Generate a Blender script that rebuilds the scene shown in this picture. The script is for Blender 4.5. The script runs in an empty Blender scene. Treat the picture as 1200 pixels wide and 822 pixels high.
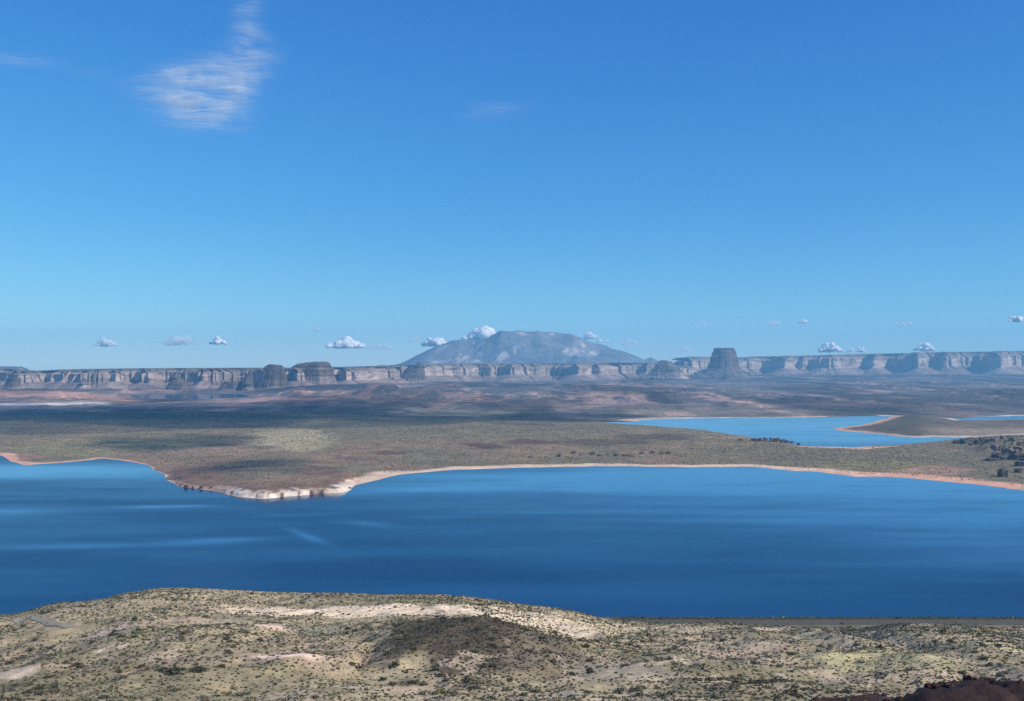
import bpy, math
import numpy as np
from mathutils import Vector

# ---------------------------------------------------------------- basics
rng = np.random.default_rng(7)
SC = bpy.context.scene
COL = SC.collection
F, U0, HZ, EYE = 1167.0, 600.0, 425.0, 200.0     # focal length, centre, eye level row, eye height over the lake
SUN_AZ, SUN_EL = math.radians(119), math.radians(37)
SUN = np.array([math.sin(SUN_AZ) * math.cos(SUN_EL), math.cos(SUN_AZ) * math.cos(SUN_EL), math.sin(SUN_EL)])


def world(u, v, z=0.0):
    """survey: bearing u and depression v of the view -> ground point at height z"""
    d = (EYE - z) * F / (v - HZ)
    return np.array([d * (u - U0) / F, d, z])


def sm(a, b, x):
    t = np.clip((x - a) / (b - a), 0, 1)
    return t * t * (3 - 2 * t)


def ip(x, pts):
    p = np.array(pts, float)
    return np.interp(x, p[:, 0], p[:, 1])


def hash2(ix, iy, seed):
    n = (ix.astype(np.int64) * 374761393 + iy.astype(np.int64) * 668265263 + seed * 1442695041) & 0xFFFFFFFF
    n = ((n ^ (n >> 13)) * 1274126177) & 0xFFFFFFFF
    n = ((n ^ (n >> 16)) * 2246822519) & 0xFFFFFFFF
    return ((n ^ (n >> 15)) & 0xFFFFFF) / float(0xFFFFFF)


def vnoise(x, y, seed=0):
    x = np.asarray(x, float); y = np.asarray(y, float) + 0 * x
    ix, iy = np.floor(x), np.floor(y)
    fx, fy = x - ix, y - iy
    fx = fx * fx * (3 - 2 * fx); fy = fy * fy * (3 - 2 * fy)
    a, b = hash2(ix, iy, seed), hash2(ix + 1, iy, seed)
    c, d = hash2(ix, iy + 1, seed), hash2(ix + 1, iy + 1, seed)
    return (a + (b - a) * fx) * (1 - fy) + (c + (d - c) * fx) * fy


def fbm(x, y, seed=0, oct=4, gain=.5):
    """about -1..1"""
    s, a, t = 0, 1.0, 0
    x = np.asarray(x, float); y = np.asarray(y, float)
    for k in range(oct):
        s = s + a * (vnoise(x * 2 ** k + 17.3 * k, y * 2 ** k - 9.1 * k, seed + k) * 2 - 1)
        t += a; a *= gain
    return s / t * 1.6


def mesh_obj(name, verts, faces, mat=None, smooth=True, cols=None, kind=None, parent=None):
    """faces: int array (n,k) or a list of such arrays"""
    if not isinstance(faces, list):
        faces = [faces]
    me = bpy.data.meshes.new(name)
    verts = np.asarray(verts, np.float32)
    me.vertices.add(len(verts)); me.vertices.foreach_set('co', verts.ravel())
    li = np.concatenate([f.ravel() for f in faces]).astype(np.int32)
    tot = np.concatenate([np.full(len(f), f.shape[1]) for f in faces]).astype(np.int32)
    st = np.concatenate([[0], np.cumsum(tot)[:-1]]).astype(np.int32)
    me.loops.add(len(li)); me.loops.foreach_set('vertex_index', li)
    me.polygons.add(len(tot)); me.polygons.foreach_set('loop_start', st); me.polygons.foreach_set('loop_total', tot)
    me.update(calc_edges=True)
    me.polygons.foreach_set('use_smooth', np.full(len(tot), smooth))
    if cols is not None:
        a = me.color_attributes.new('tint', 'FLOAT_COLOR', 'POINT')
        c = np.ones((len(verts), 4), np.float32); c[:, :3] = cols
        a.data.foreach_set('color', c.ravel())
    me.validate()
    o = bpy.data.objects.new(name, me); COL.objects.link(o)
    if mat: me.materials.append(mat)
    if kind: o['kind'] = kind
    if parent: o.parent = parent
    return o


def tag(o, label, cat, group=None):
    o['label'] = label; o['category'] = cat
    if group: o['group'] = group
    return o


def grid_faces(nr, nc, keep=None):
    i = np.arange(nr * nc).reshape(nr, nc)
    f = np.stack([i[:-1, :-1], i[:-1, 1:], i[1:, 1:], i[1:, :-1]], -1).reshape(-1, 4)
    if keep is not None:
        f = f[keep.ravel()[f].any(1)]
    return f


def compact(v, f, *arrs):
    used = np.zeros(len(v), bool); used[f.ravel()] = True
    m = np.cumsum(used) - 1
    return (v[used], m[f]) + tuple(a[used] for a in arrs)


def mixc(a, b, t):
    a = np.asarray(a, float); b = np.asarray(b, float)
    t = np.asarray(t)[..., None]
    return a * (1 - t) + b * t


# ---------------------------------------------------------------- materials
class NT:
    def __init__(s, name):
        s.m = bpy.data.materials.new(name); s.m.use_nodes = True
        s.t = s.m.node_tree; s.n = s.t.nodes; s.bsdf = s.n.get('Principled BSDF'); s.out = s.n.get('Material Output')

    def new(s, typ, **kw):
        n = s.n.new(typ)
        for k, v in kw.items():
            if k.startswith('i_'):
                n.inputs[k[2:].replace('_', ' ')].default_value = v
            else:
                setattr(n, k, v)
        return n

    def link(s, a, b): s.t.links.new(a, b)

    def math(s, op, a, b=None, clamp=False):
        n = s.n.new('ShaderNodeMath'); n.operation = op; n.use_clamp = clamp
        for k, x in enumerate((a, b)):
            if x is None: continue
            if isinstance(x, (int, float)): n.inputs[k].default_value = x
            else: s.link(x, n.inputs[k])
        return n.outputs[0]

    def noise(s, vec, scale, detail=4, rough=.55, vscale=None):
        if vscale:
            mp = s.new('ShaderNodeMapping'); mp.inputs['Scale'].default_value = vscale
            s.link(vec, mp.inputs[0]); vec = mp.outputs[0]
        n = s.new('ShaderNodeTexNoise'); n.inputs['Scale'].default_value = scale
        n.inputs['Detail'].default_value = detail; n.inputs['Roughness'].default_value = rough
        s.link(vec, n.inputs['Vector'])
        return n.outputs['Fac']

    def ramp(s, fac, stops):
        r = s.new('ShaderNodeValToRGB')
        e = r.color_ramp.elements
        while len(e) < len(stops): e.new(.5)
        for el, (p, c) in zip(e, stops):
            el.position = p
            el.color = (c, c, c, 1) if isinstance(c, (int, float)) else tuple(c) + (1,)
        s.link(fac, r.inputs[0])
        return r.outputs[0]

    def mix(s, typ, fac, a, b):
        n = s.new('ShaderNodeMix', data_type='RGBA', blend_type=typ)
        for sock, x in ((n.inputs[0], fac), (n.inputs[6], a), (n.inputs[7], b)):
            if isinstance(x, (int, float)): sock.default_value = x
            elif isinstance(x, tuple): sock.default_value = x + (1,)
            else: s.link(x, sock)
        return n.outputs[2]


def pos(nt):
    return nt.new('ShaderNodeNewGeometry').outputs['Position']


def tint_mat(name, layers, bump=None, rough=.95, spec=.1):
    """colour attribute 'tint' varied by multiplied noise layers (scale, lo, hi, vscale)"""
    nt = NT(name); p = pos(nt)
    at = nt.new('ShaderNodeAttribute', attribute_name='tint')
    c = at.outputs['Color']
    for sc, lo, hi, vs in layers:
        r = nt.ramp(nt.noise(p, sc, 3, .6, vs), [(.25, lo), (.75, hi)])
        c = nt.mix('MULTIPLY', 1.0, c, r)
    nt.link(c, nt.bsdf.inputs['Base Color'])
    nt.bsdf.inputs['Roughness'].default_value = rough
    nt.bsdf.inputs['Specular IOR Level'].default_value = spec
    if bump:
        b = nt.new('ShaderNodeBump'); b.inputs['Strength'].default_value = bump[1]; b.inputs['Distance'].default_value = bump[2]
        nt.link(nt.noise(p, bump[0], 5, .65), b.inputs['Height'])
        nt.link(b.outputs[0], nt.bsdf.inputs['Normal'])
    return nt.m


def plain_mat(name, c, var=.3, scale=1.0, rough=.9, coord='Object'):
    nt = NT(name)
    tc = nt.new('ShaderNodeTexCoord')
    r = nt.ramp(nt.noise(tc.outputs[coord], scale, 4), [(.25, 1 - var), (.75, 1 + var)])
    nt.link(nt.mix('MULTIPLY', 1.0, tuple(c), r), nt.bsdf.inputs['Base Color'])
    nt.bsdf.inputs['Roughness'].default_value = rough
    nt.bsdf.inputs['Specular IOR Level'].default_value = .15
    return nt.m


M_GROUND = tint_mat('desert_soil', [(.35, .7, 1.3, None), (.06, .8, 1.2, None), (1.6, .72, 1.28, None)], (1.2, .8, .5))
M_LAND = tint_mat('shore_land', [(.045, .72, 1.28, None), (.012, .8, 1.2, None)], (.08, .6, 3.0))
M_FAR = tint_mat('far_desert', [(.012, .62, 1.38, (1, 1.6, 1)), (.004, .75, 1.25, None)], (.02, .9, 14.0))
M_ROCK = tint_mat('cliff_rock', [(.010, .62, 1.38, (1, 1, .25)), (.022, .58, 1.40, (.12, .12, 2.2)), (.05, .8, 1.2, None)], (.02, .8, 12.0))
M_MOUNT = tint_mat('mountain_rock', [(.0022, .75, 1.25, None), (.008, .7, 1.3, None)], (.005, .8, 50.0))
M_SCRUB = tint_mat('scrub_leaves', [(2.0, .7, 1.3, None)])
M_BOULDER = tint_mat('boulder_rock', [(.25, .6, 1.4, (1, 1, 2)), (.06, .75, 1.25, None)], (.5, .9, .8))
M_ROAD = plain_mat('weathered_asphalt', (.085, .08, .066), .15, .4)

# ---------------------------------------------------------------- lake
def water_material():
    nt = NT('lake_water'); p = pos(nt); b = nt.bsdf
    # wind: long cat's-paw streaks where the ripples are finer or coarser
    s1 = nt.noise(p, .0022, 5, .6, (.35, 1.0, 1))
    s2 = nt.noise(p, .009, 4, .6, (.22, 1.0, 1))
    s = nt.math('ADD', nt.math('MULTIPLY', s1, .62), nt.math('MULTIPLY', s2, .38))
    calm = nt.ramp(s, [(.42, 0.0), (.64, 1.0)])
    # sheltered calm water along the far shore, and some slicks in the open bay
    sx = nt.new('ShaderNodeSeparateXYZ'); nt.link(p, sx.inputs[0])

    def slick(u, v, wu, wd, slope=0.0):
        c = world(u, v)
        dx = nt.math('SUBTRACT', sx.outputs[0], float(c[0]))
        dy = nt.math('SUBTRACT', nt.math('SUBTRACT', sx.outputs[1], float(c[1])), nt.math('MULTIPLY', dx, slope))
        q = nt.math('ADD', nt.math('POWER', nt.math('DIVIDE', dx, wu), 2.0), nt.math('POWER', nt.math('DIVIDE', dy, wd), 2.0))
        return nt.math('POWER', 2.718, nt.math('MULTIPLY', q, -1.0))
    tot = None
    for a in SLICKS:
        g = nt.math('MULTIPLY', slick(*a[:5]), a[5])
        tot = g if tot is None else nt.math('ADD', tot, g)
    ragged = nt.ramp(nt.noise(p, .02, 4, .6, (.3, 1, 1)), [(.35, .62), (.6, 1.0)])
    tot = nt.math('MULTIPLY', tot, ragged, True)
    calm = nt.math('ADD', nt.math('MULTIPLY', calm, .5), tot, True)
    # ripples tilt the mirror: choppy water shows higher, deeper blue sky
    st = nt.math('SUBTRACT', 1.0, nt.math('MULTIPLY', calm, 1.0))
    bp = nt.new('ShaderNodeBump'); bp.inputs['Distance'].default_value = .8
    nt.link(nt.math('MULTIPLY', st, .05), bp.inputs['Strength'])
    nt.link(nt.noise(p, .35, 4, .65, (.7, 1, 1)), bp.inputs['Height'])
    nt.n.remove(b)
    body = nt.new('ShaderNodeBsdfDiffuse'); body.inputs[0].default_value = (.0002, .023, .078, 1)
    gl = nt.new('ShaderNodeBsdfGlossy'); gl.inputs[0].default_value = (.90, .97, 1, 1)
    nt.link(nt.math('ADD', nt.math('MULTIPLY', st, .13), .01), gl.inputs['Roughness']); nt.link(bp.outputs[0], gl.inputs['Normal'])
    fr = nt.new('ShaderNodeFresnel'); fr.inputs[0].default_value = 1.34
    # ripples turn their faces to the viewer, so rough water mirrors less of the sky
    fac = nt.math('MULTIPLY', nt.math('POWER', fr.outputs[0], .54), nt.math('SUBTRACT', 1.0, nt.math('MULTIPLY', st, .68)))
    mx = nt.new('ShaderNodeMixShader'); nt.link(fac, mx.inputs[0]); nt.link(body.outputs[0], mx.inputs[1]); nt.link(gl.outputs[0], mx.inputs[2])
    nt.link(mx.outputs[0], nt.out.inputs[0])
    return nt.m


SLICKS = [  # u, v, half width, half depth (metres), slope, amount
    (255, 634, 52, 20, .25, .8), (360, 628.5, 32, 15, -1.5, .8), (100, 640, 85, 15, .1, .65), (430, 614, 35, 18, -.5, .55),
    (180, 594, 45, 15, 0, .65), (228, 593, 30, 13, 0, .6), (15, 600, 55, 26, 0, .65), (60, 552, 420, 120, 0, .95), (520, 606, 40, 14, 0, .3), (340, 604, 60, 14, .2, .3),
    (860, 557, 420, 105, 0, .9), (1220, 575, 620, 430, -.15, 1.0), (480, 575, 150, 50, .2, .42), (620, 568, 260, 60, .1, .6), (760, 574, 300, 60, 0, .5),
    (1150, 640, 130, 80, 0, .45), (700, 600, 170, 22, .05, .4), (900, 612, 240, 26, -.1, .35), (1000, 660, 300, 30, 0, .25),
    (930, 500, 1700, 900, 0, 1.0), (215, 465, 1500, 1000, 0, .3),
]
n = 2
X, Y = 20500.0, 18300.0
mesh_obj('lake', [(-X, -900, 0), (X, -900, 0), (X, Y, 0), (-X, Y, 0)], np.array([[0, 1, 2, 3]]), water_material(), False, kind='structure')


# ---------------------------------------------------------------- land outlines (bearing, row on the water plane)
def outline(pts, per=14):
    """polygon corners -> finely wiggled shoreline in metres"""
    w = np.array([world(u, v)[:2] for u, v in pts])
    w2 = np.roll(w, -1, 0)
    out = []
    for a, b in zip(w, w2):
        L = np.hypot(*(b - a)); k = int(np.clip(L / 25, 2, per))
        t = np.linspace(0, 1, k, endpoint=False)[:, None]
        out.append(a + (b - a) * t)
    o = np.concatenate(out)
    d = o[:, 1]
    amp = np.clip(d / 2000, .5, 2.0) * 6
    o[:, 0] += amp * fbm(o[:, 0] / 60, o[:, 1] / 60, 3)
    o[:, 1] += amp * fbm(o[:, 0] / 60, o[:, 1] / 60, 8)
    return o


def signed_dist(px, py, poly):
    """positive inside"""
    best = np.full(px.shape, 1e18); ins = np.zeros(px.shape, bool); idx = np.zeros(px.shape, np.int32)
    a = poly; b = np.roll(poly, -1, 0)
    for k in range(len(a)):
        ex, ey = b[k] - a[k]
        wx, wy = px - a[k, 0], py - a[k, 1]
        t = np.clip((wx * ex + wy * ey) / (ex * ex + ey * ey + 1e-9), 0, 1)
        d2 = (wx - ex * t) ** 2 + (wy - ey * t) ** 2
        m = d2 < best
        best[m] = d2[m]; idx[m] = k
        c = (a[k, 1] > py) != (b[k, 1] > py)
        with np.errstate(divide='ignore', invalid='ignore'):
            xi = ex * (py - a[k, 1]) / ey + a[k, 0]
        ins ^= c & (px < xi)
    return np.where(ins, 1, -1) * np.sqrt(best), idx


def persp_grid(u0, u1, du, rows):
    u = np.arange(u0, u1 + du, du)
    d = EYE * F / (rows - HZ)
    D = np.repeat(d[:, None], len(u), 1)
    Xg = D * (u[None] - U0) / F
    return Xg, D, np.repeat(u[None], len(d), 0)


PEN = [(-420, 527), (-150, 528), (0, 532), (12, 540), (26, 545.5), (60, 543), (90, 541), (120, 537.5), (150, 541), (175, 545), (183, 552), (192, 556),
       (196, 563), (210, 571), (240, 574), (262, 577), (280, 582), (310, 585), (345, 581.5), (372, 579), (400, 577.5), (411, 574), (418, 569), (440, 563), (470, 556.5),
       (520, 551.5), (600, 548.5), (700, 546.5), (800, 547.5), (880, 547), (930, 552), (960, 553), (1000, 558.5), (1040, 559), (1070, 561), (1130, 567),
       (1200, 575), (1300, 592), (1500, 610), (1650, 600), (1650, 500), (1500, 503), (1330, 508), (1210, 510.5), (1160, 511.5), (1128, 514.5), (1098, 517.5), (1060, 521), (1000, 524.5), (938, 523),
       (900, 516.5), (868, 510.5), (845, 507), (815, 503), (790, 501), (760, 499), (735, 497), (700, 494), (600, 489), (450, 484), (300, 481), (130, 481.5), (0, 483.5), (-420, 485)]
pen_poly = outline(PEN)


def pen_height(x, y, u, s):
    v = HZ + EYE * F / np.maximum(y, 1)
    # the bank: gentle sand in the bays, a ledge of white rock round the point
    ledge = sm(196, 215, u) * (1 - sm(408, 418, u)) * sm(548, 556, v)
    hi = ip(u, [(-420, 14), (0, 13), (250, 17), (480, 14), (640, 10), (720, 5), (860, 3.5), (1000, 3), (1120, 4), (1300, 12)])
    z = 1.3 * (1 - np.exp(-np.maximum(s, 0) / 14)) + hi * sm(25, 700, s)
    rimh = ip(u, [(196, 3), (260, 4.5), (300, 8), (345, 9), (400, 8.5), (415, 4)])
    z = z + ledge * rimh * (.62 * sm(0, 7, s + 3 * fbm(x / 14, y / 14, 31)) + .38 * sm(9, 22, s + 5 * fbm(x / 20, y / 20, 33)))
    z = z + sm(20, 120, s) * (1.6 * fbm(x / 260, y / 420, 41) + .5 * fbm(x / 60, y / 60, 42, 3))
    # low dark ledges behind the long beach, and the rocky bluff that closes it
    z = z + 5 * sm(.1, .35, fbm(x / 260, y / 110, 45)) * np.exp(-((u - 760) / 130) ** 2 - ((v - 524) / 12) ** 2)
    bl = np.exp(-((u - 1215) / 75) ** 2 - ((v - 527) / 13) ** 2)
    nb = fbm(x / 90, y / 60, 51, 5)
    z = z + 13 * bl + 9 * sm(.25, .6, bl) * (sm(-.1, .05, nb) + sm(.25, .38, nb) - .6)
    z = np.where(s < 0, np.maximum(-4, s * .25), z)
    return z, ledge, bl


def build_peninsula():
    rows = np.concatenate([np.arange(470, 530, .34), np.arange(530, 612, .30)])
    rows = rows[::-1]
    x, y, u = persp_grid(-440, 1660, 1.9, rows)
    s, _ = signed_dist(x, y, pen_poly)
    z, ledge, bl = pen_height(x, y, u, s)
    v = HZ + EYE * F / y
    n1 = fbm(x / 160, y / 260, 61); n2 = fbm(x / 45, y / 45, 62, 3); n3 = fbm(x / 500, y / 900, 63)
    soil = mixc((.30, .225, .14), (.25, .215, .13), sm(-.5, .5, n1))
    green = mixc((.140, .130, .090), (.190, .170, .112), sm(-.5, .5, n2))
    c = mixc(soil, green, np.clip(.45 + .35 * n3 + .25 * n2, 0, 1)) * .82
    # browner, redder strip on the slope down to the beaches
    red = sm(512, 528, v) * (1 - sm(760, 900, u)) * sm(.0, .5, n1 + .25)
    c = mixc(c, (.27, .17, .115), .55 * red)
    for (cu, cv, su, sv, cc, am) in [(565, 527, 26, 2.6, (.10, .055, .04), .9), (625, 522, 30, 2.4, (.11, .06, .045), .8), (455, 535, 14, 2.5, (.12, .065, .05), .8), (715, 520, 55, 4, (.10, .065, .05), .7),
                                     (770, 513, 40, 4, (.09, .065, .05), .8), (180, 524, 70, 6, (.17, .165, .08), .6), (90, 527, 70, 7, (.24, .215, .11), .7), (255, 532, 60, 5, (.29, .205, .14), .6), (640, 529, 50, 5, (.28, .19, .125), .5),
                                     (20, 537, 22, 6, (.33, .185, .13), .8), (230, 556, 50, 8, (.19, .12, .09), .6), (380, 559, 28, 6, (.15, .085, .068), .7), (345, 521, 44, 12, (.38, .33, .20), .85),  # last entry of this row: sunlit patch painted into the soil colour
                                     (1090, 553, 45, 5, (.36, .225, .165), .7), (1010, 546, 60, 5, (.22, .2, .09), .5)]:
        g = np.exp(-((u - cu + 12 * n2) / su) ** 2 - ((v - cv + 2 * n1) / sv) ** 2)
        c = mixc(c, cc, am * sm(.12, .55, g))
    # dark red band on top of the white ledge, beach sand, bleached shore rock
    c = mixc(c, (.15, .085, .066), ledge * .6 * (1 - sm(25, 95, s + 14 * n2)))
    bw = ip(u, [(-420, 14), (0, 18), (150, 10), (190, 5), (400, 6), (418, 40), (440, 62), (480, 52), (600, 40), (760, 30), (900, 32), (1000, 52), (1060, 40), (1150, 52), (1300, 40)])
    sand = mixc((.58, .43, .31), (.60, .34, .23), sm(900, 1050, u) + (u < 190) * 1.0)
    front = (v > 524) & (y < 2450)
    c = mixc(c, sand, np.where(front, 1 - sm(bw * .7, bw * 1.2, s + (5 + .22 * bw) * n2 + .5 * bw * n1), 0))
    white = ledge * sm(235, 285, u) * (1 - sm(11, 22, s + 12 * fbm(x / 16, y / 16, 66)))
    c = mixc(c, mixc((.56, .49, .42), (.40, .31, .25), sm(.0, .6, fbm(x / 30, y / 10, 69))), white)
    c = mixc(c, (.34, .22, .17), ledge * (1 - sm(235, 275, u)) * (1 - sm(8, 16, s)))
    crack = ledge * (1 - sm(0, 18, s)) * sm(.25, .5, fbm(x / 8, y / 40, 68, 3))
    c = mixc(c, (.06, .045, .04), crack)
    blr = sm(.2, .5, bl) * sm(-.2, .3, fbm(x / 30, y / 30, 71))
    c = mixc(c, (.085, .07, .062), blr * .9)
    keep = s > -30
    V = np.stack([x, y, z], -1).reshape(-1, 3)
    f = grid_faces(*x.shape, keep)
    V, f, cc = compact(V, f, c.reshape(-1, 3))
    return mesh_obj('peninsula_terrain', V, f, M_LAND, True, cc, 'structure')


build_peninsula()

ISL = [(975, 502.5), (990, 505.5), (1010, 507), (1030, 509), (1055, 511.5), (1075, 513), (1095, 512.5), (1130, 513), (1160, 512), (1210, 510), (1330, 507), (1500, 502), (1650, 499),
       (1650, 490), (1400, 491), (1200, 492), (1125, 493), (1108, 487), (1050, 486.5), (1032, 492), (1012, 498)]
isl_poly = outline(ISL)


def build_island():
    rows = np.arange(485, 516, .25)[::-1]
    x, y, u = persp_grid(960, 1660, 1.5, rows)
    s, _ = signed_dist(x, y, isl_poly)
    z = 1.5 * (1 - np.exp(-np.maximum(s, 0) / 20)) + sm(15, 160, s) * (7 + 3 * fbm(x / 150, y / 300, 81)) + 7 * np.exp(-((u - 1062) / 32) ** 2) * sm(30, 260, s) + .5 * fbm(x / 40, y / 40, 82, 3) * sm(10, 60, s)
    z = np.where(s < 0, np.maximum(-4, s * .2), z)
    n2 = fbm(x / 60, y / 90, 84)
    c = mixc((.115, .095, .07), (.165, .13, .095), sm(-.6, .6, n2))
    c = mixc(c, (.07, .068, .048), np.exp(-((u - 1062) / 38) ** 2) * .7)
    v = HZ + EYE * F / y
    c = mixc(c, (.30, .24, .18), np.exp(-((v - 508) / 3) ** 2) * sm(1060, 1120, u) * .7)
    c = mixc(c, mixc((.52, .30, .21), (.5, .42, .35), sm(1040, 1070, u)), 1 - sm(14, 45, s + 12 * n2))
    V = np.stack([x, y, z], -1).reshape(-1, 3)
    V, f, cc = compact(V, grid_faces(*x.shape, s > -30), c.reshape(-1, 3))
    return mesh_obj('far_spit_terrain', V, f, M_LAND, True, cc, 'structure')


build_island()

FAR = [(-900, 490), (0, 489), (60, 488), (125, 486), (145, 487), (300, 487), (450, 489), (600, 494), (690, 497), (725, 496), (752, 492.6), (778, 490.7), (850, 490.2), (950, 489.5), (985, 488.4), (1040, 487.6), (1100, 490), (1125, 491), (1150, 488.6),
       (1200, 487.6), (1350, 487), (2100, 486), (2100, 437.9), (-900, 437.9)]
far_poly = outline(FAR, 30)
HOLE = [(160, 466.5), (185, 467.6), (225, 468.4), (262, 467.5), (300, 464.5), (276, 462.0), (230, 462.0), (200, 461.0), (168, 461.6), (150, 464)]
hole_poly = outline(HOLE, 10)


def far_height(x, y, u, s, hs):
    base = 2.0 * (1 - np.exp(-np.maximum(s, 0) / 25)) + 30 * sm(9800, 12800, y) * sm(560, 820, u) + 5 * sm(4300, 6500, y)
    n = fbm(x / 900, y / 1500, 91, 5)
    n = n + .35 * fbm(x / 260, y / 420, 92, 4)
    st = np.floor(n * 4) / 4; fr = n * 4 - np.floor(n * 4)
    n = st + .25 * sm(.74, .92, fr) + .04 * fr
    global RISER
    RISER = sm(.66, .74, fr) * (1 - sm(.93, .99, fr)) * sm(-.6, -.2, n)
    amp = ip(y, [(3300, 2), (4300, 9), (5200, 46), (7000, 32), (9000, 24), (10500, 10), (13000, 14)]) * sm(20, 500, s)
    amp = amp * (1 - .92 * np.exp(-((u - 220) / 85) ** 4) * (1 - sm(6300, 7000, y)))
    low = np.exp(-((u - 620) / 420) ** 2 - ((y - 4000) / 500) ** 2)         # smooth flat beyond the peninsula
    z = base + amp * (1 - .85 * low) * np.maximum(n * .75 + .40, 0)
    # ledges with sunlit ends
    for (cu, cv, su, sd, h) in [(345, 466, 26, 170, 22), (318, 466, 26, 130, 14), (450, 462, 26, 160, 20), (730, 480, 60, 90, 9), (790, 480, 90, 90, 14), (870, 478, 30, 110, 15), (1120, 480, 90, 120, 11), (700, 466, 90, 150, 13),
                                (1180, 442, 110, 500, 40), (190, 467.5, 10, 60, 17), (150, 462, 10, 100, 16)]:
        d = EYE * F / (cv - HZ)
        z = z + h * sm(.35, .75, np.exp(-((u - cu) / su) ** 2 - ((y - d) / sd) ** 2) + .22 * fbm(x / 120, y / 120, 95, 3))
    z = np.where(s < 0, np.maximum(-4, s * .2), z)
    z = np.where(hs > -90, np.minimum(z, -hs * .05 + .2), z)
    return np.maximum(z, -4)


def build_far():
    rows = np.concatenate([np.arange(438.2, 446, .2), np.arange(446, 494, .26)])[::-1]
    x, y, u = persp_grid(-900, 2100, 2.2, rows)
    s, _ = signed_dist(x, y, far_poly)
    hs, _ = signed_dist(x, y, hole_poly)
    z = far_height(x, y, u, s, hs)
    v = HZ + EYE * F / y
    n1 = fbm(x / 500, y / 1300, 101); n2 = fbm(x / 120, y / 240, 102, 3); n3 = fbm(x / 1500, y / 900, 103)
    c = mixc((.125, .11, .108), (.18, .128, .115), sm(-.6, .6, n1))
    c = mixc(c, (.13, .115, .095), sm(-.1, .6, n2) * .75)
    c = mixc(c, (.155, .15, .10), np.exp(-((u - 620) / 380) ** 2 - ((v - 485) / 5) ** 2) * .9)
    c = mixc(c, (.10, .095, .095), sm(.15, .6, n3) * .6)
    c = mixc(c, (.055, .055, .06), RISER * sm(-.5, .1, fbm(x / 300, y / 700, 108)) * .95 * sm(30, 120, s))  # dark ledge rock, with shade for the ledge fronts painted in
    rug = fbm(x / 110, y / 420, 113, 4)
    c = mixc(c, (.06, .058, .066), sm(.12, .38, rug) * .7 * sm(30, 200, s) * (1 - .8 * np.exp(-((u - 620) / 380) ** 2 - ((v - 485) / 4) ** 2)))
    c = mixc(c, (.34, .22, .175), sm(.22, .5, -rug) * sm(-.1, .4, n1) * .6)
    c = mixc(c, (.40, .25, .19), RISER * sm(.25, .5, fbm(x / 240, y / 500, 109)) * .8)
    for (cu, cv, su, sv, cc, am) in [(352, 463, 14, 4, (.52, .29, .21), .9), (450, 459.5, 18, 3, (.5, .28, .2), .8), (60, 469, 90, 3.5, (.40, .23, .17), .8), (135, 472, 30, 2.0, (.46, .25, .18), .8), (875, 473, 12, 4, (.5, .31, .24), .8),
                                     (760, 477, 22, 2.5, (.5, .32, .25), .7), (690, 478, 20, 2, (.45, .33, .26), .6), (945, 441, 30, 1.5, (.42, .3, .24), .6), (1000, 441, 40, 1.5, (.42, .3, .24), .6), (420, 470, 40, 2, (.42, .26, .2), .5),
                                     (90, 475, 80, 1.2, (.2, .16, .12), .6), (330, 472, 60, 2.5, (.36, .22, .18), .6), (820, 480, 140, 1.6, (.09, .08, .085), .7), (1100, 481, 120, 2.5, (.08, .075, .085), .7)]:
        g = np.exp(-((u - cu + 10 * n2) / su) ** 2 - ((v - cv) / sv) ** 2)
        c = mixc(c, cc, am * sm(.12, .7, g))
    c = c * (.55 + .75 * sm(-.5, .45, fbm(x / 260, y / 1000, 111, 4)))[..., None]
    bw = ip(u, [(-900, 70), (0, 20), (110, 20), (200, 20), (690, 60), (950, 40), (1200, 40)])
    bc = mixc((.62, .56, .52), (.52, .38, .28), sm(300, 600, u) * (1 - sm(960, 1000, u)))
    c = mixc(c, bc, (1 - sm(bw * .7, bw * 1.2, s + 18 * n2)) * np.where(u > 960, sm(-.1, .3, n2), 1))
    c = mixc(c, (.66, .60, .56), np.exp(-((v - 477.0 + (u - 60) * .008) / .9) ** 2) * (1 - sm(115, 135, u)))
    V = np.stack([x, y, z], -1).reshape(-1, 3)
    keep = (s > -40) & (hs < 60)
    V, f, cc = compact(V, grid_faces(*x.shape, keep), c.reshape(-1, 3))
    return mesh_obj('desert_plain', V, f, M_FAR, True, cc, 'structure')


build_far()


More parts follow.
